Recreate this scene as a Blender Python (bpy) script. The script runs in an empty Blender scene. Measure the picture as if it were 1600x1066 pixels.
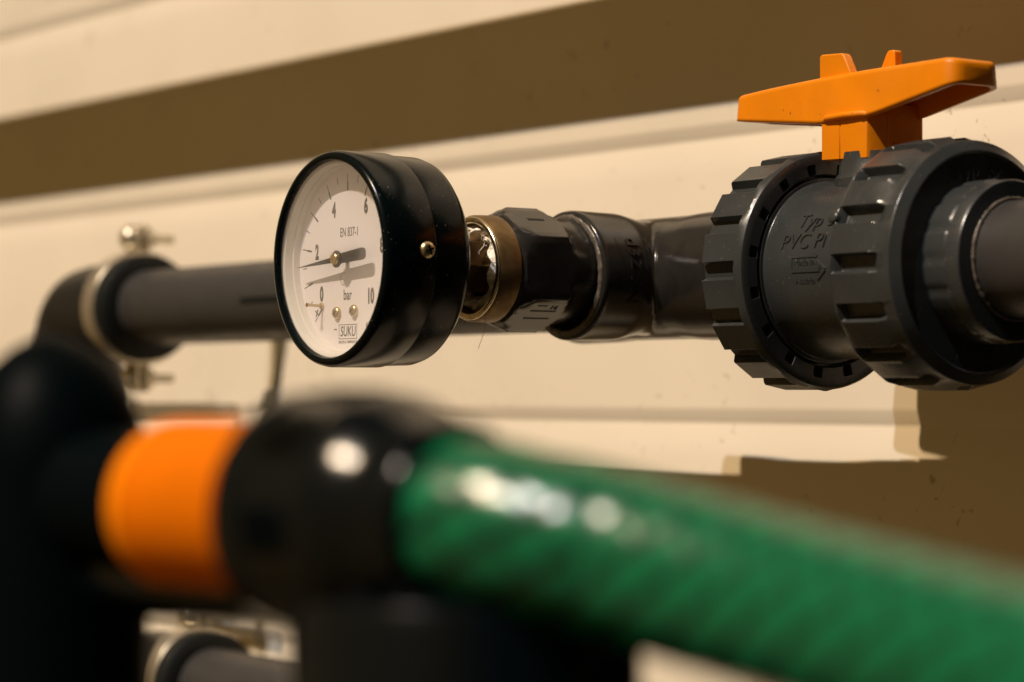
import bpy, bmesh, math, random
from mathutils import Vector, Matrix
random.seed(4)
S = 0.001                      # everything below is written in millimetres
PI = math.pi
SC = bpy.context.scene
COL = SC.collection

# ------------------------------------------------------------------ camera
# origin = centre of the tee; +X along the wall to the right, +Y into the wall, +Z up
cam = bpy.data.cameras.new('camera')
cam.lens = 90; cam.sensor_width = 36; cam.sensor_fit = 'HORIZONTAL'
cam.clip_start = 0.02; cam.clip_end = 50
cam.dof.use_dof = True; cam.dof.focus_distance = 0.752; cam.dof.aperture_fstop = 9.5
cam.dof.aperture_blades = 0
co = bpy.data.objects.new('camera', cam); COL.objects.link(co)
D = Vector((-0.80849099, 0.58817719, 0.01974615)); Rv = Vector((0.5882919, 0.80864865, 0)); Uv = Rv.cross(D)
CP = Vector((630.97, -518.82, -35.9))
m = Matrix((Rv, Uv, -D)).transposed().to_4x4(); m.translation = CP * S
co.matrix_world = m
SC.camera = co

# ------------------------------------------------------------------ light
w = bpy.data.worlds.new('World'); SC.world = w; w.use_nodes = True
nt = w.node_tree; bg = nt.nodes['Background']
# dim surroundings, with an added glow on the side the wall faces, lifting its shadows
wn = nt.nodes; wl = nt.links
wtc = wn.new('ShaderNodeTexCoord'); wdp = wn.new('ShaderNodeVectorMath'); wdp.operation = 'DOT_PRODUCT'
wdp.inputs[1].default_value = (-0.30, -0.94, 0.15); wl.new(wtc.outputs['Generated'], wdp.inputs[0])
wmr = wn.new('ShaderNodeMapRange'); wmr.inputs['From Min'].default_value = -0.1; wmr.inputs['From Max'].default_value = 0.95; wmr.interpolation_type = 'SMOOTHSTEP'
wl.new(wdp.outputs['Value'], wmr.inputs['Value'])
wmx = wn.new('ShaderNodeMix'); wmx.data_type = 'RGBA'; wl.new(wmr.outputs[0], wmx.inputs['Factor'])
wmx.inputs['A'].default_value = (0.006, 0.009, 0.010, 1); wmx.inputs['B'].default_value = (0.205, 0.122, 0.040, 1)
wl.new(wmx.outputs['Result'], bg.inputs[0]); bg.inputs[1].default_value = 1.0

sd = bpy.data.lights.new('sun', 'SUN'); sd.energy = 3.1; sd.angle = math.radians(0.6); sd.color = (1.0, 0.74, 0.46)
so = bpy.data.objects.new('sun', sd); COL.objects.link(so)
so.rotation_euler = Vector((0.0, -1.0, 1.3)).to_track_quat('Z', 'Y').to_euler()

ld = bpy.data.lights.new('lamp', 'SPOT'); ld.energy = 5900; ld.color = (0.86, 0.9, 1.0)
ld.shadow_soft_size = 0.06; ld.spot_size = math.radians(16); ld.spot_blend = 0.6
lo = bpy.data.objects.new('lamp', ld); COL.objects.link(lo)
lv = Vector((0.15, -1.0, 1.3)); lo.location = lv * 10.0 + Vector((0.05, 0.0, 0.07))
lo.rotation_euler = lv.to_track_quat('Z', 'Y').to_euler()

SC.view_settings.view_transform = 'Standard'; SC.view_settings.look = 'None'
SC.view_settings.exposure = 0; SC.view_settings.gamma = 1; SC.view_settings.use_curve_mapping = False

# ------------------------------------------------------------------ materials
def mat(name, col, rough=0.5, metal=0.0, spec=0.5, var=0.0, vscale=60, bump=0.0, bscale=400, rvar=0.0, coat=0.0, dust=0.0, dscale=900, dcol=(0.30, 0.25, 0.2)):
    M = bpy.data.materials.new(name); M.use_nodes = True
    n = M.node_tree.nodes; l = M.node_tree.links; b = n['Principled BSDF']
    b.inputs['Base Color'].default_value = (*col, 1); b.inputs['Roughness'].default_value = rough
    b.inputs['Metallic'].default_value = metal; b.inputs['Specular IOR Level'].default_value = spec
    b.inputs['Coat Weight'].default_value = coat; b.inputs['Coat Roughness'].default_value = 0.08
    tc = n.new('ShaderNodeTexCoord')
    def noise(sc, det=4, dist=0.0):
        q = n.new('ShaderNodeTexNoise'); q.inputs['Scale'].default_value = sc; q.inputs['Detail'].default_value = det
        q.inputs['Distortion'].default_value = dist
        l.new(tc.outputs['Object'], q.inputs['Vector']); return q
    colout = None
    if var:
        q = noise(vscale, 5, 0.4); r = n.new('ShaderNodeMapRange')
        r.inputs['From Min'].default_value = 0.3; r.inputs['From Max'].default_value = 0.7
        r.inputs['To Min'].default_value = 1 - var; r.inputs['To Max'].default_value = 1 + var
        l.new(q.outputs['Fac'], r.inputs['Value'])
        mx = n.new('ShaderNodeMix'); mx.data_type = 'RGBA'; mx.blend_type = 'MULTIPLY'; mx.inputs['Factor'].default_value = 1
        mx.inputs['A'].default_value = (*col, 1); l.new(r.outputs[0], mx.inputs['B'])
        colout = mx.outputs['Result']
    if dust:
        q = noise(dscale, 1); r = n.new('ShaderNodeMapRange')
        r.inputs['From Min'].default_value = 0.735; r.inputs['From Max'].default_value = 0.78
        r.inputs['To Max'].default_value = dust
        l.new(q.outputs['Fac'], r.inputs['Value'])
        mx = n.new('ShaderNodeMix'); mx.data_type = 'RGBA'; l.new(r.outputs[0], mx.inputs['Factor'])
        if colout: l.new(colout, mx.inputs['A'])
        else: mx.inputs['A'].default_value = (*col, 1)
        mx.inputs['B'].default_value = (*dcol, 1); colout = mx.outputs['Result']
    if colout: l.new(colout, b.inputs['Base Color'])
    if rvar:
        q = noise(vscale * 1.7, 6, 0.6); r = n.new('ShaderNodeMapRange')
        r.inputs['From Min'].default_value = 0.3; r.inputs['From Max'].default_value = 0.7
        r.inputs['To Min'].default_value = max(0.02, rough - rvar); r.inputs['To Max'].default_value = rough + rvar
        l.new(q.outputs['Fac'], r.inputs['Value']); l.new(r.outputs[0], b.inputs['Roughness'])
    if bump:
        q = noise(bscale, 4); u = n.new('ShaderNodeBump'); u.inputs['Strength'].default_value = bump
        u.inputs['Distance'].default_value = 0.0003
        l.new(q.outputs['Fac'], u.inputs['Height']); l.new(u.outputs[0], b.inputs['Normal'])
    return M

M = {}
M['valve'] = mat('grey_pvc_matte', (0.034, 0.038, 0.039), 0.30, var=0.10, vscale=90, bump=0.12, bscale=900, rvar=0.07, dust=0.35, dscale=1100)
M['pipe'] = mat('grey_pvc_pipe', (0.038, 0.0365, 0.036), 0.40, var=0.10, vscale=50, bump=0.10, bscale=500, rvar=0.06)
M['tee'] = mat('dark_gloss_pvc', (0.021, 0.0195, 0.018), 0.20, spec=0.42, var=0.25, vscale=110, bump=0.02, bscale=300, rvar=0.03)
M['elbow'] = mat('dark_satin_pvc', (0.012, 0.012, 0.0115), 0.34, spec=0.35, var=0.1)
M['black'] = mat('black_gauge_enamel', (0.0012, 0.0040, 0.0046), 0.21, spec=0.16, bump=0.0, bscale=120, rvar=0.03, vscale=40, dust=0.4, dscale=1300)
M['blackp'] = mat('black_hose_plastic', (0.0015, 0.0035, 0.0048), 0.17, spec=0.33, var=0.1, rvar=0.05)
M['blackdull'] = mat('dull_black_plastic', (0.0008, 0.0026, 0.0033), 0.45, spec=0.03)
M['rubber'] = mat('black_rubber', (0.004, 0.006, 0.0065), 0.55, spec=0.3, var=0.15)
M['orange'] = mat('orange_plastic', (0.76, 0.226, 0.0012), 0.42, spec=0.32, var=0.09, vscale=45, bump=0.12, bscale=700, rvar=0.07, dust=0.55, dscale=520, dcol=(0.16, 0.06, 0.01))
M['orange2'] = mat('orange_coupling_plastic', (0.86, 0.225, 0.0004), 0.55, spec=0.10, var=0.05)
M['brass'] = mat('brushed_brass', (0.62, 0.49, 0.28), 0.36, metal=1, var=0.2, vscale=120, bump=0.2, bscale=600, rvar=0.1)
M['ring'] = mat('tarnished_brass', (0.20, 0.125, 0.05), 0.42, metal=0.7, var=0.25, vscale=150, bump=0.15, bscale=900, rvar=0.1)
M['shank'] = mat('darkened_brass', (0.16, 0.10, 0.045), 0.35, metal=0.9, var=0.3, vscale=150, bump=0.2, bscale=700)
M['nickel'] = mat('pale_plated_metal', (0.72, 0.62, 0.44), 0.22, metal=1, var=0.2, vscale=200, bump=0.5, bscale=300)
M['zinc'] = mat('zinc_plated_steel', (0.66, 0.60, 0.48), 0.35, metal=0.85, var=0.12, vscale=100, bump=0.1)
M['tape'] = mat('white_sealing_tape', (0.88, 0.82, 0.70), 0.55, var=0.3, vscale=300, bump=1.0, bscale=900)
M['dial'] = mat('white_dial_enamel', (0.88, 0.83, 0.84), 0.5, spec=0.3, var=0.015)
M['liner'] = mat('grey_inner_ring', (0.74, 0.71, 0.66), 0.4, var=0.05)
M['ink'] = mat('dial_print', (0.055, 0.048, 0.04), 0.6)
M['needle'] = mat('black_needle', (0.035, 0.031, 0.027), 0.45)
M['glue'] = mat('dried_pvc_glue', (0.10, 0.085, 0.068), 0.38, var=0.45, vscale=500, bump=0.9, bscale=700, rvar=0.15)
M['strip_mat'] = mat('olive_strip', (0.20, 0.17, 0.09), 0.5)
M['pale'] = mat('pale_bracket', (0.62, 0.56, 0.44), 0.45, var=0.05)

# wall: cream coated sheet with stains and flecks
def wall_mat():
    M_ = mat('cream_coated_sheet', (0.82, 0.735, 0.585), 0.42, spec=0.35, var=0.035, vscale=11, bump=0.05, bscale=350)
    n = M_.node_tree.nodes; l = M_.node_tree.links; b = n['Principled BSDF']
    src = b.inputs['Base Color'].links[0].from_socket
    tc = n.new('ShaderNodeTexCoord')
    mp = n.new('ShaderNodeMapping'); mp.inputs['Scale'].default_value = (1.0, 1.0, 0.8); l.new(tc.outputs['Object'], mp.inputs['Vector'])
    q = n.new('ShaderNodeTexNoise'); q.inputs['Scale'].default_value = 210; q.inputs['Detail'].default_value = 3; q.inputs['Distortion'].default_value = 1.2
    l.new(mp.outputs[0], q.inputs['Vector'])
    q2 = n.new('ShaderNodeTexNoise'); q2.inputs['Scale'].default_value = 14; q2.inputs['Detail'].default_value = 2
    l.new(tc.outputs['Object'], q2.inputs['Vector'])
    a = n.new('ShaderNodeMapRange'); a.inputs['From Min'].default_value = 0.66; a.inputs['From Max'].default_value = 0.72; l.new(q.outputs['Fac'], a.inputs['Value'])
    c = n.new('ShaderNodeMapRange'); c.inputs['From Min'].default_value = 0.44; c.inputs['From Max'].default_value = 0.60; c.inputs['To Max'].default_value = 0.8; l.new(q2.outputs['Fac'], c.inputs['Value'])
    mu = n.new('ShaderNodeMath'); mu.operation = 'MULTIPLY'; l.new(a.outputs[0], mu.inputs[0]); l.new(c.outputs[0], mu.inputs[1])
    mx = n.new('ShaderNodeMix'); mx.data_type = 'RGBA'; l.new(mu.outputs[0], mx.inputs['Factor']); l.new(src, mx.inputs['A'])
    mx.inputs['B'].default_value = (0.30, 0.21, 0.10, 1); l.new(mx.outputs['Result'], b.inputs['Base Color'])
    return M_
M['wall'] = wall_mat()

def glass_mat():
    M_ = bpy.data.materials.new('gauge_window'); M_.use_nodes = True
    n = M_.node_tree.nodes; l = M_.node_tree.links; n.remove(n['Principled BSDF'])
    t = n.new('ShaderNodeBsdfTransparent'); t.inputs[0].default_value = (0.97, 0.97, 0.96, 1)
    g = n.new('ShaderNodeBsdfGlossy'); g.inputs['Roughness'].default_value = 0.03
    f = n.new('ShaderNodeLayerWeight'); f.inputs['Blend'].default_value = 0.5
    pw = n.new('ShaderNodeMath'); pw.operation = 'POWER'; pw.inputs[1].default_value = 5; l.new(f.outputs['Facing'], pw.inputs[0])
    ad = n.new('ShaderNodeMath'); ad.operation = 'MULTIPLY_ADD'; ad.inputs[1].default_value = 0.5; ad.inputs[2].default_value = 0.02; l.new(pw.outputs[0], ad.inputs[0])
    x = n.new('ShaderNodeMixShader'); l.new(ad.outputs[0], x.inputs[0]); l.new(t.outputs[0], x.inputs[1]); l.new(g.outputs[0], x.inputs[2])
    tr = n.new('ShaderNodeBsdfTranslucent'); tr.inputs[0].default_value = (0.95, 0.93, 0.9, 1)   # scatter added to the pane to lighten shadows on the dial
    x2 = n.new('ShaderNodeMixShader'); x2.inputs[0].default_value = 0.12; l.new(x.outputs[0], x2.inputs[1]); l.new(tr.outputs[0], x2.inputs[2]); x = x2
    l.new(x.outputs[0], n['Material Output'].inputs['Surface']); return M_
M['glass'] = glass_mat()

def hose_mat():
    M_ = bpy.data.materials.new('green_braided_hose'); M_.use_nodes = True
    n = M_.node_tree.nodes; l = M_.node_tree.links; b = n['Principled BSDF']
    uv = n.new('ShaderNodeUVMap'); sp = n.new('ShaderNodeSeparateXYZ'); l.new(uv.outputs[0], sp.inputs[0])
    def math_(op, a, b_=None):
        q = n.new('ShaderNodeMath'); q.operation = op
        for i, v in enumerate((a, b_)):
            if v is None: continue
            if isinstance(v, (int, float)): q.inputs[i].default_value = v
            else: l.new(v, q.inputs[i])
        return q.outputs[0]
    def band(sgn):
        ph = math_('ADD', math_('MULTIPLY', sp.outputs[0], 2 * PI), math_('MULTIPLY', sp.outputs[1], sgn * 2 * PI * 8))
        s = math_('MULTIPLY', math_('ADD', math_('SINE', ph), 1.0), 0.5)
        return math_('MULTIPLY', math_('POWER', s, 4.0), 1.0 if sgn > 0 else 0.45)
    a = band(1); c = band(-1); mx_ = math_('MAXIMUM', a, c)
    mx = n.new('ShaderNodeMix'); mx.data_type = 'RGBA'; l.new(mx_, mx.inputs['Factor'])
    mx.inputs['A'].default_value = (0.0002, 0.145, 0.056, 1); mx.inputs['B'].default_value = (0.0001, 0.010, 0.006, 1)
    l.new(mx.outputs['Result'], b.inputs['Base Color'])
    b.inputs['Roughness'].default_value = 0.27; b.inputs['Coat Weight'].default_value = 0.3; b.inputs['Coat Roughness'].default_value = 0.22
    b.inputs['Specular IOR Level'].default_value = 0.4
    return M_
M['hose'] = hose_mat()

# ------------------------------------------------------------------ helpers
def link(name, bm, mt, parent=None, bevel=0, seg=2, sharp=35, smooth=True, mods=None):
    me = bpy.data.meshes.new(name)
    bmesh.ops.recalc_face_normals(bm, faces=bm.faces)
    bm.to_mesh(me); bm.free()
    me.transform(Matrix.Scale(S, 4))
    me.materials.append(M[mt])
    if smooth:
        for p in me.polygons: p.use_smooth = True
        me.set_sharp_from_angle(angle=math.radians(sharp))
    o = bpy.data.objects.new(name, me); COL.objects.link(o)
    if parent is not None: o.parent = parent
    if bevel:
        b = o.modifiers.new('bevel', 'BEVEL'); b.width = bevel * S; b.segments = seg; b.limit_method = 'ANGLE'
        b.angle_limit = math.radians(32); b.harden_normals = False
    return o

def thing(name, label, cat, loc=(0, 0, 0), group=None):
    o = bpy.data.objects.new(name, None); COL.objects.link(o); o.location = Vector(loc) * S
    o.empty_display_size = 0.02; o['label'] = label; o['category'] = cat
    if group: o['group'] = group
    return o
def tag(o, label, cat, group=None):
    o['label'] = label; o['category'] = cat
    if group: o['group'] = group
    return o

def frame(axis):
    a = Vector(axis).normalized()
    h = Vector((0, 0, 1)) if abs(a.z) < 0.9 else Vector((1, 0, 0))
    u = h.cross(a).normalized(); v = a.cross(u)
    return a, u, v
def lathe(bm, prof, axis=(1, 0, 0), org=(0, 0, 0), n=96, closed=False):
    """prof: list of (distance along axis, radius); radius 0 closes to a point."""
    a, u, v = frame(axis); o = Vector(org); rings = []
    for t, r in prof:
        if r <= 1e-6: rings.append([bm.verts.new(o + a * t)])
        else: rings.append([bm.verts.new(o + a * t + (u * math.cos(2 * PI * i / n) + v * math.sin(2 * PI * i / n)) * r) for i in range(n)])
    prs = list(zip(rings, rings[1:]))
    if closed: prs.append((rings[-1], rings[0]))
    for A, B in prs:
        for i in range(n):
            j = (i + 1) % n
            if len(A) == 1 and len(B) == 1: continue
            if len(A) == 1: bm.faces.new((A[0], B[i], B[j]))
            elif len(B) == 1: bm.faces.new((A[i], A[j], B[0]))
            else: bm.faces.new((A[i], A[j], B[j], B[i]))
    return bm
def box(bm, x0, x1, y0, y1, z0, z1):
    vs = [bm.verts.new((x, y, z)) for x in (x0, x1) for y in (y0, y1) for z in (z0, z1)]
    for f in ((0, 1, 3, 2), (4, 6, 7, 5), (0, 4, 5, 1), (2, 3, 7, 6), (0, 2, 6, 4), (1, 5, 7, 3)):
        bm.faces.new([vs[i] for i in f])
    return bm
def prism(bm, pts, f0, f1):
    A = [bm.verts.new(f0(p)) for p in pts]; B = [bm.verts.new(f1(p)) for p in pts]; n = len(pts)
    for i in range(n): bm.faces.new((A[i], A[(i + 1) % n], B[(i + 1) % n], B[i]))
    bm.faces.new(A); bm.faces.new(B)
    return bm
def tube(bm, pts, r, n=24, caps=True):
    P = [Vector(p) for p in pts]; rings = []
    t0 = (P[1] - P[0]).normalized(); _, u, v = frame(t0)
    for i, p in enumerate(P):
        t = (P[min(i + 1, len(P) - 1)] - P[max(i - 1, 0)]).normalized()
        u = (u - t * u.dot(t)).normalized(); v = t.cross(u)
        rr = r[i] if isinstance(r, list) else r
        rings.append([bm.verts.new(p + (u * math.cos(2 * PI * k / n) + v * math.sin(2 * PI * k / n)) * rr) for k in range(n)])
    for A, B in zip(rings, rings[1:]):
        for k in range(n): bm.faces.new((A[k], A[(k + 1) % n], B[(k + 1) % n], B[k]))
    if caps: bm.faces.new(rings[0]); bm.faces.new(rings[-1])
    return bm

def text_bm(bm, body, size, mapf, depth=0.12, xs=1.0, shear=0.0, bold=0.0, sub=0):
    """lettering as thin raised mesh; mapf maps (x, y, h) in mm to 3D"""
    cu = bpy.data.curves.new('lettering', 'FONT'); cu.body = body; cu.size = 10; cu.align_x = 'CENTER'; cu.align_y = 'CENTER'
    cu.extrude = 0.5; cu.resolution_u = 4; cu.offset = bold; cu.shear = shear
    ob = bpy.data.objects.new('lettering', cu)
    me = ob.to_mesh(); k = size / 10.0
    t = bmesh.new(); t.from_mesh(me)
    if sub: bmesh.ops.subdivide_edges(t, edges=[e for e in t.edges if e.calc_length() > sub], cuts=2)
    vs = [bm.verts.new(mapf(v.co.x * k * xs, v.co.y * k, depth if v.co.z > 0 else -0.03)) for v in t.verts]
    for f in t.faces:
        try: bm.faces.new([vs[v.index] for v in f.verts])
        except ValueError: pass
    ob.to_mesh_clear(); t.free()
    bpy.data.objects.remove(ob); bpy.data.curves.remove(cu)
    return bm

def copy_tree(o, parent=None):
    c = o.copy(); COL.objects.link(c)
    if parent is not None: c.parent = parent
    for ch in list(o.children): copy_tree(ch, c)
    return c

# ------------------------------------------------------------------ wall
def wall():
    Y = 70.0; prof = []
    gs = [-44.5 + 100.6 * k for k in range(-14, 15)]
    for g in gs:
        # going up: rounded return, then the shallow undercut facet, then flat
        prof += [(g - 15, Y), (g - 9, Y + 0.5), (g - 3.4, Y + 1.38), (g - 2.4, Y + 1.5), (g - 1.8, Y + 1.3), (g + 1.9, Y + 0.2), (g + 2.8, Y + 0.03), (g + 3.6, Y), (g + 50, Y)]
    bm = bmesh.new(); xs = [-3500, -900, -300, 0, 150]
    cols = [[bm.verts.new((x, y, z)) for z, y in prof] for x in xs]
    for A, B in zip(cols, cols[1:]):
        for i in range(len(prof) - 1): bm.faces.new((A[i], B[i], B[i + 1], A[i + 1]))
    # give the sheet its thickness and folded back edges
    back = [[bm.verts.new((x, Y + 40, z)) for z in (prof[0][0], prof[-1][0])] for x in (xs[0], xs[-1])]
    bm.faces.new((back[0][0], back[1][0], back[1][1], back[0][1]))
    bm.faces.new([cols[0][i] for i in range(len(prof))] + [back[0][1], back[0][0]])
    bm.faces.new([cols[-1][i] for i in range(len(prof))] + [back[1][1], back[1][0]])
    bm.faces.new([c[0] for c in cols] + [back[1][0], back[0][0]])
    bm.faces.new([c[-1] for c in cols] + [back[1][1], back[0][1]])
    o = link('wall_panel', bm, 'wall', sharp=60)
    tag(o, 'cream coated sheet wall with shallow horizontal grooves behind all the pipes', 'wall')
wall()
bm = bmesh.new(); box(bm, 152, 1800, 66, 110, -1450, 1450)  # added unseen panel, so glossy parts reflect dark instead of lit wall
tag(link('unseen_dark_panel', bm, 'blackdull', bevel=2), 'added dark panel out of view past the cream wall, keeping reflections dark', 'panel')

# ------------------------------------------------------------------ straight pipes
def straight_pipe(name, x0, x1, z, r, label, y=0, mt='pipe', cat='pipe', group=None):
    bm = bmesh.new(); lathe(bm, [(x0, r - 2.4), (x0, r), (x1, r), (x1, r - 2.4)], org=(0, y, z), closed=True, n=96)
    return tag(link(name, bm, mt), label, cat, group)
pl = straight_pipe('water_pipe', -385, -20, 0, 16, 'grey pipe running from the upper left clamp to the tee behind the gauge')
# small dark hole / printed mark on that pipe near the gauge
bm = bmesh.new()
for xx, ln, th in ((-247, 26, 9),):
    pts = []
    for k in range(13):
        a = math.radians(185 - 3.6 * k); rr = 16.06
        pts.append((xx + ln * (k / 12.0), math.cos(math.radians(178)) * rr, math.sin(math.radians(178)) * rr))
    box(bm, -241, -205, -16.25, -15.0, -1.6, 1.0)
link('printed_mark', bm, 'rubber', pl, bevel=0.3)
straight_pipe('outlet_pipe', 128, 620, 0, 16, 'grey pipe leaving the right end of the ball valve at the picture edge')
straight_pipe('lower_water_pipe', -330, 300, -157, 16, 'grey pipe in the lower left below the orange coupling')
straight_pipe('upper_pipe', -1900, 1200, 179, 14.2, 'grey pipe high on the wall that throws the broad shadow band', mt='pipe')

# ------------------------------------------------------------------ tee
def make_tee():
    t = thing('tee_fitting', 'glossy dark grey tee fitting between pressure gauge and ball valve', 'pipe fitting')
    bm = bmesh.new()
    n = 96
    lathe(bm, [(-43.5, 16), (-43.5, 19.6), (-42.5, 20.3), (-24, 20.0), (-15, 19.5), (15, 19.5), (24, 20.0), (42.5, 20.3), (43.5, 19.6), (43.5, 16), (0, 15.5)], n=n, closed=True)
    bm2 = bmesh.new()
    lathe(bm2, [(0, 17.5), (14, 18.4), (22, 20.0), (38.6, 20.3), (39.6, 19.6), (39.6, 16.4), (20, 16), (0, 15)], axis=(0, -1, 0), n=n, closed=True)
    me2 = bpy.data.meshes.new('t'); bm2.to_mesh(me2); bm2.free(); bm.from_mesh(me2); bpy.data.meshes.remove(me2)
    o = link('body', bm, 'tee', t, sharp=180)
    r = o.modifiers.new('blend', 'REMESH'); r.mode = 'VOXEL'; r.voxel_size = 0.00055; r.use_smooth_shade = True
    s = o.modifiers.new('soften', 'SMOOTH'); s.factor = 0.6; s.iterations = 22
    # glue bead at the branch mouth
    bm = bmesh.new(); pts = []
    N = 150; rings = []
    for i in range(N):
        a = 2 * PI * i / N; c = Vector((math.cos(a) * 17.9, -39.4, math.sin(a) * 17.9))
        rr = 0.85 + 0.16 * math.sin(a * 7 + 1) * math.sin(a * 17) + random.uniform(-0.10, 0.10)
        u = Vector((math.cos(a), 0, math.sin(a))); ring = []
        for k in range(10):
            b = 2 * PI * k / 10
            ring.append(bm.verts.new(c + u * math.cos(b) * rr * 1.25 + Vector((0, -1, 0)) * math.sin(b) * rr * 0.8))
        rings.append(ring)
    for i in range(N):
        A, B = rings[i], rings[(i + 1) % N]
        for k in range(10): bm.faces.new((A[k], A[(k + 1) % 10], B[(k + 1) % 10], B[k]))
    link('glue_bead', bm, 'glue', t, sharp=180)
    # raised moulded lettering on the branch (+X side), reading downwards
    bm = bmesh.new(); Rr = 20.28
    def mp(x, y, h):
        th = math.radians(4) - x / Rr; rr = Rr + h
        return Vector((math.cos(th) * rr, -27.5 + y, math.sin(th) * rr))
    text_bm(bm, 'd32 PN', 6.2, mp, depth=0.32, xs=1.15, sub=0.8)
    for yy in (-33.2, -21.8):
        for k in range(30):
            th0 = math.radians(34 - 1.7 * k); th1 = math.radians(34 - 1.7 * (k + 1))
            vs = []
            for th, y_, rr in ((th0, yy, 20.5), (th1, yy, 20.5), (th1, yy + 0.35, 20.5), (th0, yy + 0.35, 20.5)):
                vs.append(bm.verts.new((math.cos(th) * rr, y_, math.sin(th) * rr)))
            bm.faces.new(vs)
    link('moulded_lettering', bm, 'tee', t, sharp=30)
    return t
make_tee()

# ------------------------------------------------------------------ adapter with brass ring
def make_adapter():
    z0 = 1.2
    t = thing('threaded_adapter', 'dark hexagonal threaded adapter with brass ring screwed onto the back of the gauge', 'pipe fitting', (0, 0, 0))
    # hexagon with chamfered ends: intersect hex prism radius with cone profile
    bm = bmesh.new(); n = 180; rings = []
    Rc = 19.2
    def hexr(a):
        k = (a - PI / 2) % (PI / 3)
        return Rc * math.cos(PI / 6) / math.cos(k - PI / 6)
    prof = [(-68, 13.0, 0), (-68, 15.6, 0), (-66.2, 17.0, 0), (-63.8, 18.2, 0), (-61.6, 99, 1), (-50.5, 99, 1), (-49.4, 18.3, 0), (-48.2, 17.2, 0), (-46.5, 16.4, 0), (-38, 16.3, 0), (-38, 12, 0)]
    for y, lim, f in prof:
        ring = []
        for i in range(n):
            a = 2 * PI * i / n; r = min(hexr(a), lim)
            ring.append(bm.verts.new((math.cos(a) * r, y, z0 + math.sin(a) * r)))
        rings.append(ring)
    for A, B in list(zip(rings, rings[1:])) + [(rings[-1], rings[0])]:
        for i in range(n): bm.faces.new((A[i], A[(i + 1) % n], B[(i + 1) % n], B[i]))
    hx = link('hex_body', bm, 'tee', t, sharp=28, bevel=0.35)
    # slots on the flats
    bm = bmesh.new()
    for ang in (60, -60):
        bm = bmesh.new(); a = math.radians(ang); nrm = Vector((math.cos(a), 0, math.sin(a))); tan = Vector((-math.sin(a), 0, math.cos(a)))
        ap = Rc * math.cos(PI / 6)
        for off, y0, y1, hw in ((1.5, -59.0, -53.0, 0.55),) if ang > 0 else ((3.2, -61, -51.5, 0.3), (-1.0, -61, -51.5, 0.3), (6.2, -60, -56.5, 0.25)):
            P = []
            for h in (-0.3, 0.10):
                for y, s in ((y0, -hw), (y1, -hw), (y1, hw), (y0, hw)):
                    v = nrm * (ap + h) + tan * (off + s); P.append(bm.verts.new((v.x, y, v.z + z0)))
            bm.faces.new(P[4:8])
            for k in range(4): bm.faces.new((P[k], P[(k + 1) % 4], P[4 + (k + 1) % 4], P[4 + k]))
        if ang < 0:
            def mp(x, y, h, nrm=nrm, tan=tan, ap=ap):
                v = nrm * (ap + h) + tan * (5.2 + x * 0.0 + y); return Vector((v.x, -53.5 + x, v.z + z0))
            text_bm(bm, '16', 3.0, mp, depth=0.15)
        link('moulded_mark', bm, 'rubber', hx, sharp=30)
    # brass ring
    bm = bmesh.new()
    lathe(bm, [(74.2, 13.6), (75.0, 13.9), (75.5, 14.7), (75.2, 15.6), (74.2, 16.15), (68.0, 16.3), (67.6, 15.8), (67.6, 13.0), (72.5, 12.8)], axis=(0, -1, 0), org=(0, 0, z0), n=128, closed=True)
    link('brass_ring', bm, 'ring', t, sharp=40)
    # bright rim bead
    bm = bmesh.new()
    lathe(bm, [(75.35 + 0.75 * math.sin(k * PI / 6), 14.6 + 1.0 * math.cos(k * PI / 6)) for k in range(12)], axis=(0, -1, 0), org=(0, 0, z0), n=128, closed=True)
    link('rim', bm, 'nickel', t, sharp=180)
    # sealing tape and hemp stuffed in the mouth
    bm = bmesh.new(); N = 160; K = 26; rings = []
    for i in range(N):
        a = 2 * PI * i / N; ring = []
        for k in range(K):
            s = k / (K - 1); r = 8.2 + 5.6 * s
            y = -71.5 - 3.0 * math.sin(s * PI) - 1.5 * math.sin(a * 3 + 4 * s) * math.sin(s * PI) - 0.9 * math.sin(a * 11 + s * 9) * math.sin(s * PI) + random.uniform(-.28, .28)
            ring.append(bm.verts.new((math.cos(a) * r, y, z0 + math.sin(a) * r)))
        rings.append(ring)
    for i in range(N):
        A, B = rings[i], rings[(i + 1) % N]
        for k in range(K - 1): bm.faces.new((A[k], A[k + 1], B[k + 1], B[k]))
    link('sealing_tape', bm, 'tape', t, sharp=60)
    bm = bmesh.new()
    for q in range(16):
        a = random.uniform(0, 2 * PI); r = random.uniform(10, 14.5); p = Vector((math.cos(a) * r, -74.5, z0 + math.sin(a) * r)); pts = [p.copy()]
        dr = Vector((random.uniform(-1, 1), random.uniform(-.5, .5), random.uniform(-1, 1)))
        for k in range(7):
            dr += Vector((random.uniform(-.6, .6), random.uniform(-.3, .3), random.uniform(-.8, .5))); p = p + dr.normalized() * 0.8; p.y = max(-77, min(-74.2, p.y)); pts.append(p.copy())
        tube(bm, pts, 0.09, 5)
    tube(bm, [(6, -74, -14), (6.4, -74.5, -17), (5.6, -75, -20), (4.4, -75.5, -23)], 0.07, 5)
    o = link('hemp_fibres', bm, 'tape', t); o['kind'] = 'stuff'
make_adapter()

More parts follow.
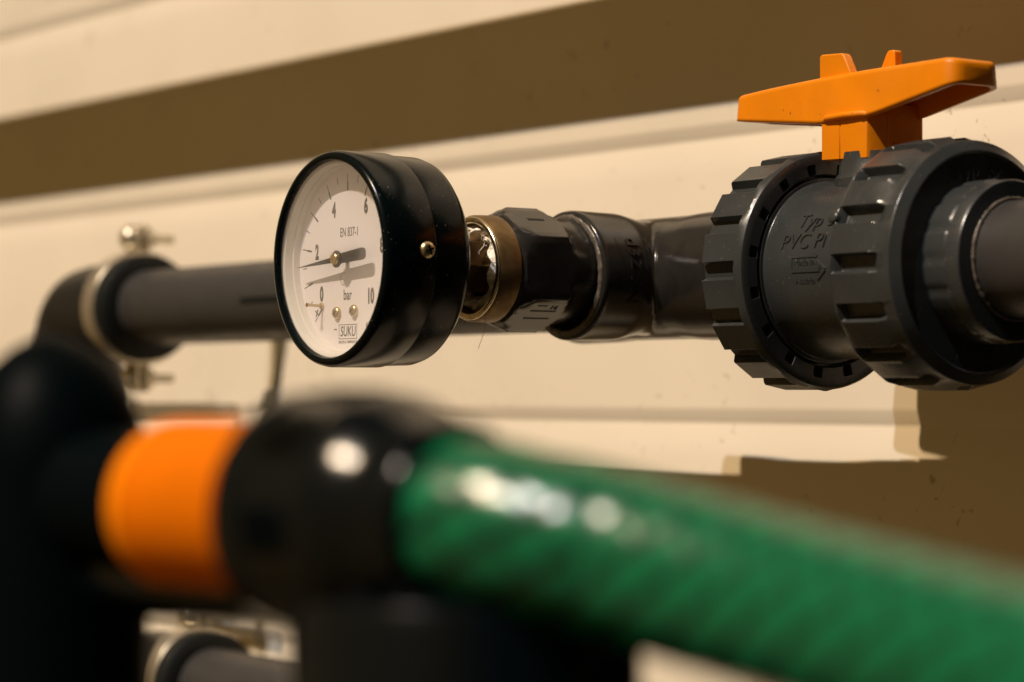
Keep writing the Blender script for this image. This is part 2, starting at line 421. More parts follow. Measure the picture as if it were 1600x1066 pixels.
# ------------------------------------------------------------------ gauge
GZ = 2.6
def make_gauge():
    g = thing('pressure_gauge', 'round black pressure gauge with white 0 to 10 bar dial', 'gauge', (0, 0, 0))
    ax = (0, -1, 0); og = (0, 0, GZ)
    bm = bmesh.new()
    # rear case
    lathe(bm, [(94.5, 0), (94.5, 24), (95.4, 28.5), (97.2, 30.3), (99, 30.85), (110, 31.1), (110, 30.7), (118, 30.4), (118, 26), (97, 26), (97, 0)], axis=ax, org=og, n=192)
    case = link('case', bm, 'black', g, sharp=50)
    # bezel
    bm = bmesh.new()
    lathe(bm, [(109.0, 30.9), (109.0, 31.35), (109.3, 31.5), (123.6, 31.5), (125.0, 31.2), (125.9, 30.5), (126.15, 29.7), (125.8, 28.9), (124.9, 28.5), (124.0, 28.5), (124.0, 30.2), (111, 30.2)], axis=ax, org=og, n=192, closed=True)
    link('bezel', bm, 'black', g, sharp=40)
    # light inner ring, slightly stepped
    bm = bmesh.new()
    lathe(bm, [(123.9, 28.6), (123.4, 27.9), (121.2, 27.5), (120.9, 27.05), (118.9, 26.75), (118.7, 27.6), (118.7, 30.0), (123.9, 30.0)], axis=ax, org=og, n=192, closed=True)
    link('inner_ring', bm, 'liner', g, sharp=30)
    # dial disc
    bm = bmesh.new(); lathe(bm, [(118.4, 0), (118.4, 27.6), (119.0, 27.6), (119.0, 0)], axis=ax, org=og, n=128)
    dial = link('dial', bm, 'dial', g, sharp=40)
    YD = -119.0
    def mp(cx, cz, rot=0.0):
        c, s = math.cos(rot), math.sin(rot)
        return lambda x, y, h: Vector((cx + x * c - y * s, YD - 0.02 - max(h, 0) * 0.25, GZ + cz + x * s + y * c))
    bm = bmesh.new()
    for tx, cx, cz, sz, xs in (('0', -14.3, -9.9, 5.9, .72), ('2', -16.9, 2.6, 5.9, .72), ('4', -7.5, 14.6, 5.9, .75), ('6', 9.8, 14.9, 5.9, .75), ('8', 18.2, 3.2, 5.9, .72), ('10', 12.3, -11.2, 5.9, .72), ('bar', 0, -10.4, 4.4, .8), ('EN 837-1', 0.9, 7.9, 3.8, .70)):
        text_bm(bm, tx, sz, mp(cx, cz), xs=xs * (0.86 if len(tx) < 3 else 0.98), bold=(0.5 if len(tx) < 3 else 0.12 if len(tx) < 4 else 0.05))
    text_bm(bm, 'Kl.2,5', 2.6, mp(12.2, -19.6), xs=.8); text_bm(bm, '~', 3.5, mp(-6.6, -20.2), xs=.8)
    text_bm(bm, 'x', 4.0, mp(-16.9, -15.0, 0.2), bold=.1)
    text_bm(bm, 'DRUCK & TEMPERATUR', 1.12, mp(0.2, -24.1), xs=.86, bold=.05)
    text_bm(bm, 'SUKU', 4.2, mp(0.2, -21.1), xs=.78, shear=0.15, bold=.12)
    link('dial_numerals', bm, 'ink', dial, smooth=False)
    bm = bmesh.new()
    def stroke(r0, r1, deg, wd):
        a = math.radians(deg); u = Vector((math.cos(a), 0, math.sin(a))); v = Vector((-math.sin(a), 0, math.cos(a)))
        q = [u * r0 - v * wd, u * r1 - v * wd, u * r1 + v * wd, u * r0 + v * wd]
        bm.faces.new([bm.verts.new(p + Vector((0, YD - 0.03, GZ))) for p in q])
    for k in range(21):
        deg = 225 - 13.5 * k
        if k % 2 == 0:
            stroke(20.2, 22.6, deg, 0.30); stroke(22.6, 25.2, deg, 0.14)
        else: stroke(22.6, 24.9, deg, 0.14)
    def rect(x0, x1, z0, z1):
        bm.faces.new([bm.verts.new((x, YD - 0.035, GZ + z)) for x, z in ((x0, z0), (x1, z0), (x1, z1), (x0, z1))])
    rect(-4.7, 5.1, -23.2, -23.0); rect(-4.7, 5.1, -19.1, -18.9); rect(-4.7, -4.5, -23.0, -19.1); rect(4.9, 5.1, -23.0, -19.1)
    for k in range(14):   # small open arc printed under the centre
        a0 = math.radians(50 + k * 17); a1 = math.radians(50 + (k + 1) * 17)
        P = [(math.cos(a0) * 1.7, math.sin(a0) * 1.9), (math.cos(a1) * 1.7, math.sin(a1) * 1.9), (math.cos(a1) * 1.52, math.sin(a1) * 1.72), (math.cos(a0) * 1.52, math.sin(a0) * 1.72)]
        bm.faces.new([bm.verts.new((-2.2 + x, YD - 0.032, GZ - 5.6 + z)) for x, z in P])
    link('scale_marks', bm, 'ink', dial, smooth=False)
    # needle
    YN = -122.5; rot = math.radians(184.6); c, s = math.cos(rot), math.sin(rot)
    pts = [(22.8, 0.0), (2.0, 0.85), (1.9, 1.2), (0, 2.1), (-1.9, 1.45), (-13.2, 1.75), (-14.3, 1.5), (-14.8, 0.8), (-14.8, -0.8), (-14.3, -1.5), (-13.2, -1.75), (-1.9, -1.45), (0, -2.1), (1.9, -1.2), (2.0, -0.85)]
    bm = bmesh.new()
    prism(bm, pts, lambda p: Vector((p[0] * c - p[1] * s, YN + 0.25, GZ + p[0] * s + p[1] * c)), lambda p: Vector((p[0] * c - p[1] * s, YN - 0.25, GZ + p[0] * s + p[1] * c)))
    nd = link('needle', bm, 'needle', g, smooth=False)
    bm = bmesh.new(); lathe(bm, [(122.6, 2.45), (123.0, 2.5), (123.1, 2.3), (123.1, 1.8)], axis=ax, org=og, n=48)
    lathe(bm, [(119, 1.0), (122.3, 1.0)], axis=ax, org=og, n=32)
    link('hub_collar', bm, 'needle', nd)
    bm = bmesh.new(); lathe(bm, [(122.6, 1.75), (123.9, 1.7), (124.1, 1.5), (124.1, 0.35), (123.8, 0.3), (123.8, 0)], axis=ax, org=og, n=48)
    link('hub', bm, 'brass', nd, sharp=40)
    # stop pin
    bm = bmesh.new(); tube(bm, [(-13.9, -119, GZ - 13.2), (-14.0, -123.9, GZ - 13.0)], 0.42, 16); tube(bm, [(-14.0, -123.8, GZ - 13.0), (-14.0, -124.4, GZ - 13.0)], 0.62, 16)
    lathe(bm, [(119, 1.0), (119.6, .95), (119.8, .6), (119.8, 0)], axis=ax, org=(-13.9, 0, GZ - 13.2), n=24)
    link('stop_pin', bm, 'brass', g)
    for cx, cz in ((-5.3, -15.5), (3.9, -15.1)):
        bm = bmesh.new(); lathe(bm, [(119, 1.85), (119.7, 1.8), (120.2, 1.35), (120.35, 0.7), (120.35, 0)], axis=ax, org=(cx, 0, GZ + cz), n=32)
        sc = link('dial_screw', bm, 'brass', g, sharp=50)
        bm = bmesh.new()
        for an in (0.5, 0.5 + PI / 2):
            cc, ss = math.cos(an), math.sin(an)
            prism(bm, [(-1.1, -.2), (1.1, -.2), (1.1, .2), (-1.1, .2)], lambda p: Vector((cx + p[0] * cc - p[1] * ss, -120.1, GZ + cz + p[0] * ss + p[1] * cc)), lambda p: Vector((cx + p[0] * cc - p[1] * ss, -120.42, GZ + cz + p[0] * ss + p[1] * cc)))
        link('screw_slot', bm, 'ring', sc, smooth=False)
    # case screw on the side (+X)
    bm = bmesh.new(); sy, sz = -112.2, GZ + 1.6
    lathe(bm, [(30.9, 2.5), (31.6, 2.45), (32.3, 2.05), (32.7, 1.3), (32.8, 0.6), (32.8, 0)], axis=(1, 0, 0), org=(0, sy, sz), n=40)
    sc = link('case_screw', bm, 'brass', g, sharp=60)
    bm = bmesh.new()
    for an in (0.35, 0.35 + PI / 2):
        cc, ss = math.cos(an), math.sin(an)
        prism(bm, [(-1.45, -.3), (1.45, -.3), (1.45, .3), (-1.45, .3)], lambda p: Vector((32.2, sy + p[0] * cc - p[1] * ss, sz + p[0] * ss + p[1] * cc)), lambda p: Vector((32.9, sy + p[0] * cc - p[1] * ss, sz + p[0] * ss + p[1] * cc)))
    link('screw_slot', bm, 'rubber', sc, smooth=False)
    # window pane
    bm = bmesh.new(); lathe(bm, [(124.3, 0), (124.3, 28.5), (124.45, 28.5), (124.45, 0)], axis=ax, org=og, n=96)
    link('window', bm, 'glass', g, sharp=30)
    # brass shank: hexagon
    bm = bmesh.new()
    lathe(bm, [(70, 7.5), (71, 8.8), (84, 8.8), (85, 7.8), (85, 6.5), (95.5, 6.5)], axis=ax, org=(0, 0, 1.6), n=6)
    link('connector_shank', bm, 'shank', g, smooth=False, bevel=0.4)
make_gauge()

# ------------------------------------------------------------------ ball valve
VZ = -0.4
def nut_bm(prof, Rlo, recess, pocket=None, phase=0.0, teeth=16, pads=()):
    """prof: list of (x, r) closed loop; recess: index set whose radius drops to Rlo inside a slot"""
    fr = [0, .045, .09, .16, .24, .345, .39, .41, .44, .49, .53, .60, .67, .74, .78, .83, .88, .94]
    bm = bmesh.new(); rings = []
    for idx, (x, r) in enumerate(prof):
        ring = []
        for t in range(teeth):
            for f in fr:
                a = phase + (t + f) * 2 * PI / teeth; rr, xx = r, x
                if idx in recess and 0.02 < f < 0.37: rr = recess[idx] if isinstance(recess, dict) and recess[idx] else Rlo
                elif pads and idx in pads:
                    g_ = f if f > 0.2 else f + 1.0; dl = (g_ - 0.695) * 2 * PI / teeth; rr = r * math.cos(0.305 * 2 * PI / teeth) / math.cos(dl) * 1.003
                if pocket and idx in pocket[0] and 0.50 < f < 0.76: xx = x + pocket[1]
                # angle measured from -Y upward
                ring.append(bm.verts.new((xx, -math.cos(a) * rr, VZ + math.sin(a) * rr)))
        rings.append(ring)
    n = len(rings[0])
    for A, B in list(zip(rings, rings[1:])) + [(rings[-1], rings[0])]:
        for i in range(n): bm.faces.new((A[i], A[(i + 1) % n], B[(i + 1) % n], B[i]))
    return bm
def make_valve():
    v = thing('ball_valve', 'dark grey plastic ball valve with orange handle and two ribbed union nuts', 'valve')
    # body between nuts
    bm = bmesh.new()
    lathe(bm, [(52, 16.2), (52, 20.5), (62, 21), (62, 25.0), (74.5, 25.2), (74.5, 27.4), (76.9, 27.4), (76.9, 26.1), (113, 25.9), (118, 25.9), (118, 16.2)], org=(0, 0, VZ), n=160, closed=True)
    body = link('body', bm, 'valve', v, sharp=35, bevel=0.3)
    bm = bmesh.new(); lathe(bm, [(20, 12.5), (25.6, 12.5), (27.2, 11.2), (33.2, 10.6), (33.2, 0)], axis=(0, 0, 1), org=(97, 0, VZ), n=64)
    link('stem_collar', bm, 'valve', body, sharp=35)
    # raised lettering on the barrel
    bm = bmesh.new(); Rb = 25.98
    def mp(cx, th0):
        def f(x, y, h):
            th = th0 + y / Rb; rr = Rb + h
            return Vector((cx + x, -math.cos(th) * rr, VZ + math.sin(th) * rr))
        return f
    text_bm(bm, 'Typ S6', 6.2, mp(97.6, math.radians(29.5)), depth=0.4, xs=1.06, shear=0.18, bold=-0.1, sub=1.0)
    text_bm(bm, 'PVC PN16', 6.4, mp(97.8, math.radians(15.5)), depth=0.4, xs=1.02, shear=0.18, bold=-0.1, sub=1.0)
    text_bm(bm, 'Made in', 2.6, mp(94.2, math.radians(2.4)), depth=0.22, xs=1.05, sub=1.0)
    text_bm(bm, 'Austria', 2.6, mp(94.2, math.radians(-9.0)), depth=0.22, xs=1.05, sub=1.0)
    def bar(x0, z0, x1, z1, wd, h=0.3):
        d = Vector((x1 - x0, z1 - z0)); L = d.length; d.normalize(); p = Vector((-d.y, d.x)) * wd; K = 6
        f = mp(0, 0); top = []; low = []
        for k in range(K + 1):
            c = Vector((x0, z0)) + d * (L * k / K)
            top.append([bm.verts.new(f(c.x + p.x * s, c.y + p.y * s, h)) for s in (-1, 1)]); low.append([bm.verts.new(f(c.x + p.x * s, c.y + p.y * s, -.05)) for s in (-1, 1)])
        for k in range(K):
            bm.faces.new((top[k][0], top[k + 1][0], top[k + 1][1], top[k][1]))
            bm.faces.new((top[k][0], top[k + 1][0], low[k + 1][0], low[k][0])); bm.faces.new((top[k][1], top[k + 1][1], low[k + 1][1], low[k][1]))
    bar(89.0, -1.2, 100.4, -1.2, 0.5); bar(99.2, 1.4, 102.6, -1.2, 0.45); bar(99.2, -3.8, 102.6, -1.2, 0.45); bar(89.0, 2.6, 99.4, 2.6, 0.18); bar(89.0, -0.9, 89.0, 2.6, 0.16)
    link('moulded_lettering', bm, 'valve', body, sharp=25)
    # union nuts
    ph = math.radians(-5.3)
    prof = [(58.6, 20), (58.6, 33.2), (59.2, 34.4), (60.0, 35.0), (73.6, 35.0), (74.2, 35.0), (75.6, 34.9), (76.6, 34.3), (76.9, 33.4), (76.9, 31.7), (76.9, 31.5), (76.9, 28.7), (76.9, 28.5), (76.3, 28.1), (72, 28.1), (72, 20)]
    bm = nut_bm(prof, 32.5, {1: 0, 2: 0, 3: 0, 4: 0}, ({10, 11}, -2.6), ph, pads=(1, 2, 3, 4, 5))
    link('union_nut', bm, 'valve', v, sharp=32, bevel=0.42)
    prof = [(113.2, 20), (113.2, 34.2), (113.7, 34.8), (114.6, 35.0), (115.4, 35.2), (116.2, 35.3), (129.2, 35.3), (131.2, 34.1), (135.0, 34.0), (135.7, 33.8), (137.7, 31.0), (137.7, 30.6), (136.9, 30.2), (136.9, 21), (125, 20)]
    bm = nut_bm(prof, 32.3, {4: 34.3, 5: 0, 6: 0, 7: 33.6}, None, ph, pads=(2, 3, 4, 5, 6))
    nut2 = link('union_nut', bm, 'valve', v, sharp=32, bevel=0.42)
    # raised pads' bevelled right ends
    bm = bmesh.new()
    a = math.radians(21)
    lathe(bm, [(-0.5, 1.9), (1.5, 1.9), (1.9, 1.5), (1.9, 0)], axis=(0, -math.cos(a), math.sin(a)), org=(113.6, -math.cos(a) * 34, VZ + math.sin(a) * 34), n=24)
    link('moulding_gate', bm, 'valve', nut2, sharp=50)
    # face lettering and date marks
    bm = bmesh.new()
    def mf(a0, rad):
        def f(x, y, h):
            r = rad + y; a = a0 - x / rad
            return Vector((136.9 + max(h, -0.02), math.cos(a) * r, VZ + math.sin(a) * r))
        return f
    text_bm(bm, 'Typ  S6', 6.0, mf(math.radians(90), 25.4), depth=0.3, xs=1.1, sub=1.0)
    for da in (-103, -83):
        bm_, bm = bm, bmesh.new(); a0 = math.radians(da); cy, cz = math.cos(a0) * 26.3, VZ + math.sin(a0) * 26.3
        lathe(bm, [(136.8, 3.1), (137.1, 3.1), (137.1, 2.8), (136.8, 2.8)], org=(0, cy, cz), n=32, closed=True)
        box(bm, 136.8, 137.15, cy - 0.3, cy + 0.3, cz - 1.8, cz + 1.8)
        link('date_mark', bm, 'valve', nut2, sharp=25); bm = bm_
    link('moulded_lettering', bm, 'valve', nut2, sharp=25)
    # end connectors
    bm = bmesh.new()
    n = 160; prof = [(122, 15), (122, 22), (138, 22.15), (138.5, 22.2), (144.8, 22.2), (145.3, 22.2), (149.3, 22.2), (150.0, 21.8), (150.1, 17.4), (149, 16.6), (140, 16.2), (126, 15.6)]
    rings = []
    for i_, (x, r) in enumerate(prof):
        ring = []
        for k in range(n):
            rr = r
            if i_ in (2, 3, 4) and (k % 10) not in (0, 1, 2): rr = r + 0.4
            a = math.radians(-1.5) + 2 * PI * k / n
            ring.append(bm.verts.new((x, -math.cos(a) * rr, VZ + math.sin(a) * rr)))
        rings.append(ring)
    for A, B in list(zip(rings, rings[1:])) + [(rings[-1], rings[0])]:
        for i in range(n): bm.faces.new((A[i], A[(i + 1) % n], B[(i + 1) % n], B[i]))
    link('end_connector', bm, 'valve', v, sharp=30, bevel=0.2)
    bm = bmesh.new(); lathe(bm, [(41, 15), (41, 16.2), (42.9, 17.2), (43.0, 20.5), (44.5, 20.6), (62, 21), (62, 15)], n=96, closed=True)
    link('end_connector', bm, 'tee', v, sharp=30)
    # glue bead
    bm = bmesh.new(); N = 130; rings = []
    for i in range(N):
        a = 2 * PI * i / N; rr = 0.62 + random.uniform(-.16, .16)
        u = Vector((0, math.cos(a), math.sin(a))); c = Vector((150.1, 0, 0)) + u * 16.5
        rings.append([bm.verts.new(c + u * math.cos(b) * rr + Vector((1, 0, 0)) * math.sin(b) * rr) for b in [2 * PI * k / 8 for k in range(8)]])
    for i in range(N):
        A, B = rings[i], rings[(i + 1) % N]
        for k in range(8): bm.faces.new((A[k], A[(k + 1) % 8], B[(k + 1) % 8], B[k]))
    link('glue_bead', bm, 'glue', v, sharp=180)
    # ---- handle
    # sections: x, near y, far y, bottom z, top z
    secs = []
    def lerp(tab, x):
        for (x0, v0), (x1, v1) in zip(tab, tab[1:]):
            if x <= x1: return v0 + (v1 - v0) * max(0, (x - x0)) / (x1 - x0)
        return tab[-1][1]
    X0, X1 = 42.6, 137.0
    yn = [(X0, -7.4), (60, -8.4), (80, -10.2), (104, -10.6), (137, -10.0)]
    yf = [(X0, 6.4), (60, 7.5), (85, 9.5), (104, 10), (137, 9.6)]
    zb = [(X0, 46.3), (84, 41.8), (103, 42.2), (137, 48.8)]
    zt = [(X0, 54.0), (60, 54.9), (100, 55.8), (137, 56.2)]
    xs = [X0, X0 + .5, X0 + 1.3, X0 + 2.6] + [X0 + 2.6 + (X1 - X0 - 7.5) * k / 14 for k in range(1, 15)] + [X1 - 4.0, X1 - 2.6, X1 - 1.4, X1 - .5, X1]
    def inset(x):
        d = min(x - X0, X1 - x); R_ = 2.6 if x < 90 else 4.6
        return 0 if d >= R_ else R_ - math.sqrt(max(0, R_ * R_ - (R_ - d) ** 2))
    bm = bmesh.new(); rings = []; rc = 1.6
    for x in xs:
        i_ = inset(x); a, b, c, d = lerp(yn, x) + i_, lerp(yf, x) - i_, lerp(zb, x), lerp(zt, x) - i_ * .42
        ring = [(a - .1, c), (a - 0.0, c + 1)]
        for k in range(5): q = k / 4 * PI / 2; ring.append((a + .5 + rc - rc * math.cos(q), d - rc + rc * math.sin(q)))
        for k in range(5): q = PI / 2 - k / 4 * PI / 2; ring.append((b - .5 - rc + rc * math.cos(q), d - rc + rc * math.sin(q)))
        ring += [(b, c + 1), (b + .1, c)]
        rings.append([bm.verts.new((x, y, z)) for y, z in ring])
    for A, B in zip(rings, rings[1:]):
        for k in range(len(A) - 1): bm.faces.new((A[k], A[k + 1], B[k + 1], B[k]))
    bm.faces.new(rings[0]); bm.faces.new(rings[-1])
    h = link('handle', bm, 'orange', v, sharp=50)
    sm = h.modifiers.new('shell', 'SOLIDIFY'); sm.thickness = 2.0 * S; sm.offset = -1
    bm = bmesh.new()
    prism(bm, [(84.4, -10.1), (91.8, -10.1), (91.8, -9.85), (92.4, -9.85), (92.4, -10.15), (101.0, -10.15), (102.6, -9.6), (103.3, -8.2), (104.0, -3.4), (103.6, -3.0), (104.2, -2.4), (105.2, 2), (105.9, 9), (105.2, 10), (84.6, 9.8)],
          lambda p: Vector((p[0], p[1], 31.2 + (p[0] - 84) * -0.03)), lambda p: Vector((p[0], p[1], 46)))
    link('handle_stem', bm, 'orange', h, sharp=30, bevel=0.3)
    bm = bmesh.new()   # brim above the stem
    tube(bm, [(85.5, -9.6, 42.6), (87, -10.5, 43.1), (95, -10.9, 43.3), (101.5, -10.6, 43.2), (103.6, -9.2, 43)], 1.0, 16)
    link('handle_brim', bm, 'orange', h)
    for pts, y0, y1 in (([(81.6, 53), (81.6, 61.6), (82.4, 62.2), (91.0, 61.8), (92.0, 61.0), (96.2, 53)], -8.4, -5.2), ([(94.2, 53), (99.0, 61.6), (99.8, 62.3), (101.8, 62.4), (102.4, 61.9), (102.8, 53)], 1.6, 4.8)):
        bm = bmesh.new(); prism(bm, pts, lambda p: Vector((p[0], y0, p[1])), lambda p: Vector((p[0], y1, p[1])))
        link('handle_lug', bm, 'orange', h, bevel=0.7, seg=3)
make_valve()

# ------------------------------------------------------------------ elbows
def make_elbow():
    e = thing('pipe_elbow', 'dark elbow turning down at the far left end of the upper pipe', 'pipe fitting', (0, 0, 0), 'elbows at the left ends of the pipes')
    bm = bmesh.new(); pts = [(-368, 0, 0), (-392, 0, 0)]
    rr = [20.4, 20.0]
    for k in range(0, 13):
        a = k / 12 * PI / 2; pts.append((-398 - math.sin(a) * 17, 0, -17 + math.cos(a) * 17)); rr.append(19.2)
    pts += [(-415, 0, -24), (-415, 0, -50), (-415, 0, -50.2)]; rr += [20.2, 20.6, 16.2]
    tube(bm, [(-367.9, 0, 0)] + pts, [16.2] + rr, 48)
    link('body', bm, 'elbow', e, sharp=40)
    bm = bmesh.new(); lathe(bm, [(48, 13.5), (48, 16), (150, 16), (150, 13.5)], axis=(0, 0, -1), org=(-415, 0, 0), n=64, closed=True)
    link('pipe_stub', bm, 'pipe', e)
    return e
e1 = make_elbow()
e2 = copy_tree(e1); e2.location = Vector((54, 0, -157)) * S
e2['label'] = 'dark grey elbow at the lower left behind the lower pipe clamp'

# ------------------------------------------------------------------ pipe clamps
def make_clamp():
    c = thing('pipe_clamp', 'metal pipe clamp with black rubber lining holding the upper left pipe', 'pipe clamp', (-350, 0, 0), 'rubber lined pipe clamps')
    bm = bmesh.new()
    lathe(bm, [(-14, 16.1), (-14, 22.2), (-12.5, 22.9), (-12, 21.6), (-1.5, 21.6), (-1, 22.9), (4.0, 22.6), (5.5, 20.4), (5.5, 16.1)], n=96, closed=True)
    link('rubber_lining', bm, 'rubber', c, sharp=40)
    bm = bmesh.new(); lathe(bm, [(-12, 22.0), (-12, 24.4), (-1.5, 24.4), (-1.5, 22.0)], n=96, closed=True)
    link('band', bm, 'zinc', c, sharp=40, bevel=0.4)
    for s in (1, -1):
        bm = bmesh.new()
        for y0 in (-3.4, 1.2):
            box(bm, -12, -1.5, y0, y0 + 2.2, min(s * 23.6, s * 36), max(s * 23.6, s * 36))
        ear = link('ear', bm, 'zinc', c, bevel=0.8)
        bm = bmesh.new(); og = (-6.7, 0, s * 30.2)
        lathe(bm, [(3.4, 0), (3.4, 5.0), (5.6, 4.8), (7.2, 3.4), (7.8, 1.8), (7.8, 0)], axis=(0, -1, 0), org=og, n=32)
        lathe(bm, [(3.4, 4.6), (6.4, 4.6), (6.4, 0)], axis=(0, 1, 0), org=og, n=6)
        lathe(bm, [(0, 1.9), (17, 1.9), (17, 0)], axis=(0, 1, 0), org=og, n=16)
        link('bolt', bm, 'zinc', c, sharp=40)
    bm = bmesh.new(); lathe(bm, [(24, 6.0), (30, 6.0), (30, 4), (66.8, 4), (66.8, 11), (69.9, 11), (69.9, 0)], axis=(0, 1, 0), org=(-6.7, 0, 0), n=24)
    link('wall_stud', bm, 'zinc', c, sharp=40)
    return c
c1 = make_clamp()
c2 = copy_tree(c1); c2.location = Vector((-296, 0, -157)) * S
c2['label'] = 'partly hidden metal pipe clamp at the lower left, around the lower pipe'

bm = bmesh.new(); box(bm, -394, -352, -9, -6.8, -50, -41); box(bm, -394, -391.8, -6.8, 69.8, -50, -41)
tag(link('mounting_bracket', bm, 'pale', bevel=0.8), 'small pale metal bracket just under the lower bolt of the upper clamp', 'bracket')

# thin olive strip down the wall behind the coupling, thicker partway
bm = bmesh.new(); tube(bm, [(-346, 68.2, 8), (-350, 68.2, -12), (-356, 68.2, -32), (-360.5, 68.2, -48), (-366, 68.2, -75), (-370, 68.2, -150)], 1.6, 12)
o = tag(link('thin_strip', bm, 'strip_mat'), 'thin olive strip running down the wall behind the orange coupling', 'cable')
bm = bmesh.new(); lathe(bm, [(0, 1.7), (0, 2.9), (9, 3.1), (9, 1.7)], axis=(-0.28, 0, -1), org=(-357.3, 67.0, -36), n=24, closed=True)
link('strip_knob', bm, 'strip_mat', o, sharp=40)

# ------------------------------------------------------------------ foreground: hose line
PX, PY, PZ = 296.4, -306.5, -54.75      # centre of the black hose nut
TURN = math.radians(8.0)                # the coupling line points a little towards the wall
ring_n = 448
def turned(o):
    o.location = Vector((PX, PY, PZ)) * S; o.rotation_euler = (0, 0, TURN); return o
def make_connector():
    t = turned(thing('hose_connector', 'large glossy black hose nut in the blurred foreground holding the green hose', 'hose connector'))
    prof = [(-12.5, 12), (-12.5, 16.6), (-12.0, 17.9), (-10.6, 18.7), (-6.0, 18.9), (-5.4, 18.6)] + [(-5.0 + 12.5 * k / 8, 18.6) for k in range(1, 9)]
    x_, r_ = 8.0, 18.85
    while x_ < 25.2:          # rounded shoulder
        sl = min(0.47, (x_ - 8.0) / 14.0) if x_ < 16 else max(0.16, 0.47 - (x_ - 16) * 0.09)
        prof.append((x_, r_)); x_ += 0.6; r_ -= 0.6 * sl
    prof += [(25.6, r_ - 0.3), (26.0, r_ - 1.0), (26.0, 11.6)]
    bm = bmesh.new(); n = ring_n; rings = []
    for x, r in prof:
        ring = []
        for k in range(n):
            a = 2 * PI * k / n; pa = (math.degrees(a) - 185 + 11) % 45; rr = r + ((0.75, 0.35, 0.0, 0.35)[k % 4] if pa < 22 and -5.0 < x < 7.8 else 0)
            ring.append(bm.verts.new((x, math.cos(a) * rr, math.sin(a) * rr)))
        rings.append(ring)
    for A, B in list(zip(rings, rings[1:])) + [(rings[-1], rings[0])]:
        for i in range(n): bm.faces.new((A[i], A[(i + 1) % n], B[(i + 1) % n], B[i]))
    link('clamping_nut', bm, 'blackp', t, sharp=60)
    bm = bmesh.new(); lathe(bm, [(-15, 9), (-15, 12.6), (-11.6, 12.6), (-11.6, 9)], n=64, closed=True)
    link('collar', bm, 'blackp', t, sharp=35)
make_connector()

bm = bmesh.new(); pr = [(-46.5, 10), (-46.5, 12.4), (-45.6, 13.5), (-44, 14.1)]
x = -42.0
while x < -15.5:
    pr += [(x, 14.3), (x + 1.2, 14.25), (x + 1.5, 13.2), (x + 1.9, 13.2)]; x += 2.3
pr += [(-12.8, 14.3), (-11.9, 13.9), (-11.7, 12.9)]
lathe(bm, pr + [(-15.5, 12.7), (-15.5, 10)], n=128, closed=True)
tag(turned(link('orange_coupling', bm, 'orange2', sharp=40)), 'bright orange ribbed coupling between the black tap body and black hose nut', 'hose coupling')

t = turned(thing('tap_body', 'large black plastic tap body filling the blurred lower left foreground', 'tap'))
bm = bmesh.new()
lathe(bm, [(-170, 0), (-170, 17.2), (6, 17.0), (12, 16.2), (18, 14), (23, 11), (26.5, 7), (28.5, 3), (29, 0)], axis=(0, 0, 1), org=(-81, 0, 0), n=96)
link('column', bm, 'blackdull', t, sharp=40)
bm = bmesh.new(); lathe(bm, [(-70, 10), (-70, 12.2), (-46.6, 12.2), (-46.6, 8)], n=64, closed=True)
link('outlet_spigot', bm, 'blackdull', t, sharp=40)
bm = bmesh.new(); lathe(bm, [(-80, 0), (-80, 8), (14, 8), (14, 0)], org=(0, 2, -11.6), n=64)
link('lower_arm', bm, 'blackp', t, sharp=40)
bm = bmesh.new(); lathe(bm, [(-160, 0), (-160, 27), (-15, 27), (-12, 25.5), (-11, 22), (-11, 0)], axis=(0, 0, 1), org=(15.5, 10, 0), n=96)
link('lower_housing', bm, 'blackp', t, sharp=40)

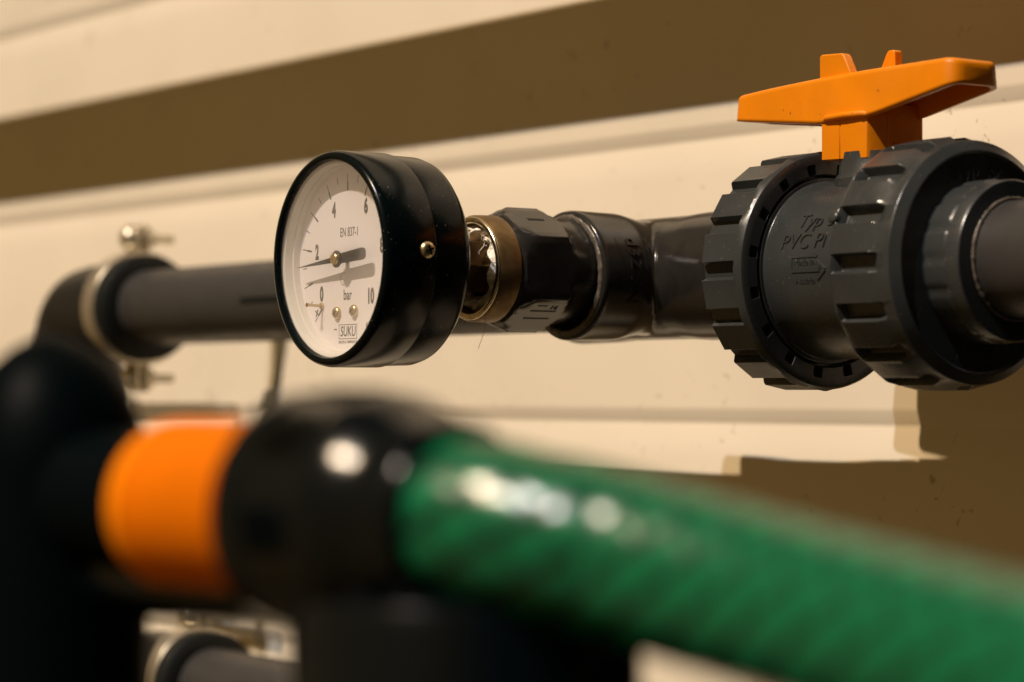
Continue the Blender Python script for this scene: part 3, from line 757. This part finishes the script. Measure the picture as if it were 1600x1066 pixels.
# hose
def hose():
    tv = Vector((math.cos(TURN), math.sin(TURN), 0)); P0 = Vector((PX, PY, PZ)); ctrl = [P0 + tv * 4, P0 + tv * 14, P0 + tv * 24]
    for q in HOSE: ctrl.append(Vector(q))
    # catmull-rom
    P = []
    for i in range(1, len(ctrl) - 2):
        p0, p1, p2, p3 = ctrl[i - 1:i + 3]
        for k in range(60):
            s = k / 60; P.append(0.5 * ((2 * p1) + (-p0 + p2) * s + (2 * p0 - 5 * p1 + 4 * p2 - p3) * s * s + (-p0 + 3 * p1 - 3 * p2 + p3) * s ** 3))
    bm = bmesh.new(); uvl = bm.loops.layers.uv.new('UVMap'); n = 144; Rh = 12.4; rings = []; L = 0
    _, u, v = frame((P[1] - P[0])); us = []
    for i, p in enumerate(P):
        if i: L += (p - P[i - 1]).length
        t_ = (P[min(i + 1, len(P) - 1)] - P[max(0, i - 1)]).normalized(); u = (u - t_ * u.dot(t_)).normalized(); v = t_.cross(u)
        ring = []
        for k in range(n + 1):
            a = 2 * PI * k / n; ph = L / 10.0
            b1 = (0.5 + 0.5 * math.sin(2 * PI * ph + 8 * a)) ** 3; b2 = (0.5 + 0.5 * math.sin(2 * PI * ph - 8 * a)) ** 3
            r = Rh - 0.10 * max(b1, b2)
            if k < n: ring.append(bm.verts.new(p + (u * math.cos(a) + v * math.sin(a)) * r))
        rings.append(ring); us.append(L / 10.0)
    for i in range(len(rings) - 1):
        A, B = rings[i], rings[i + 1]
        for k in range(n):
            f = bm.faces.new((A[k], A[(k + 1) % n], B[(k + 1) % n], B[k]))
            for lp, (uu, vv) in zip(f.loops, ((us[i], k / n), (us[i], (k + 1) / n), (us[i + 1], (k + 1) / n), (us[i + 1], k / n))): lp[uvl].uv = (uu, vv)
    o = link('garden_hose', bm, 'hose', sharp=180)
    tag(o, 'shiny green garden hose curving across the blurred lower right foreground', 'hose')
HOSE = [(326.5, -300.8, -55.3), (332.2, -298.0, -56.6), (338.0, -294.3, -57.9), (346.5, -289.3, -60.1), (368.0, -284.2, -64.4), (392.0, -283.5, -68.0), (414.8, -284.4, -71.2), (435.8, -285.9, -74.3), (464.8, -290.2, -78.0), (496.1, -294.6, -82.0)]
hose()
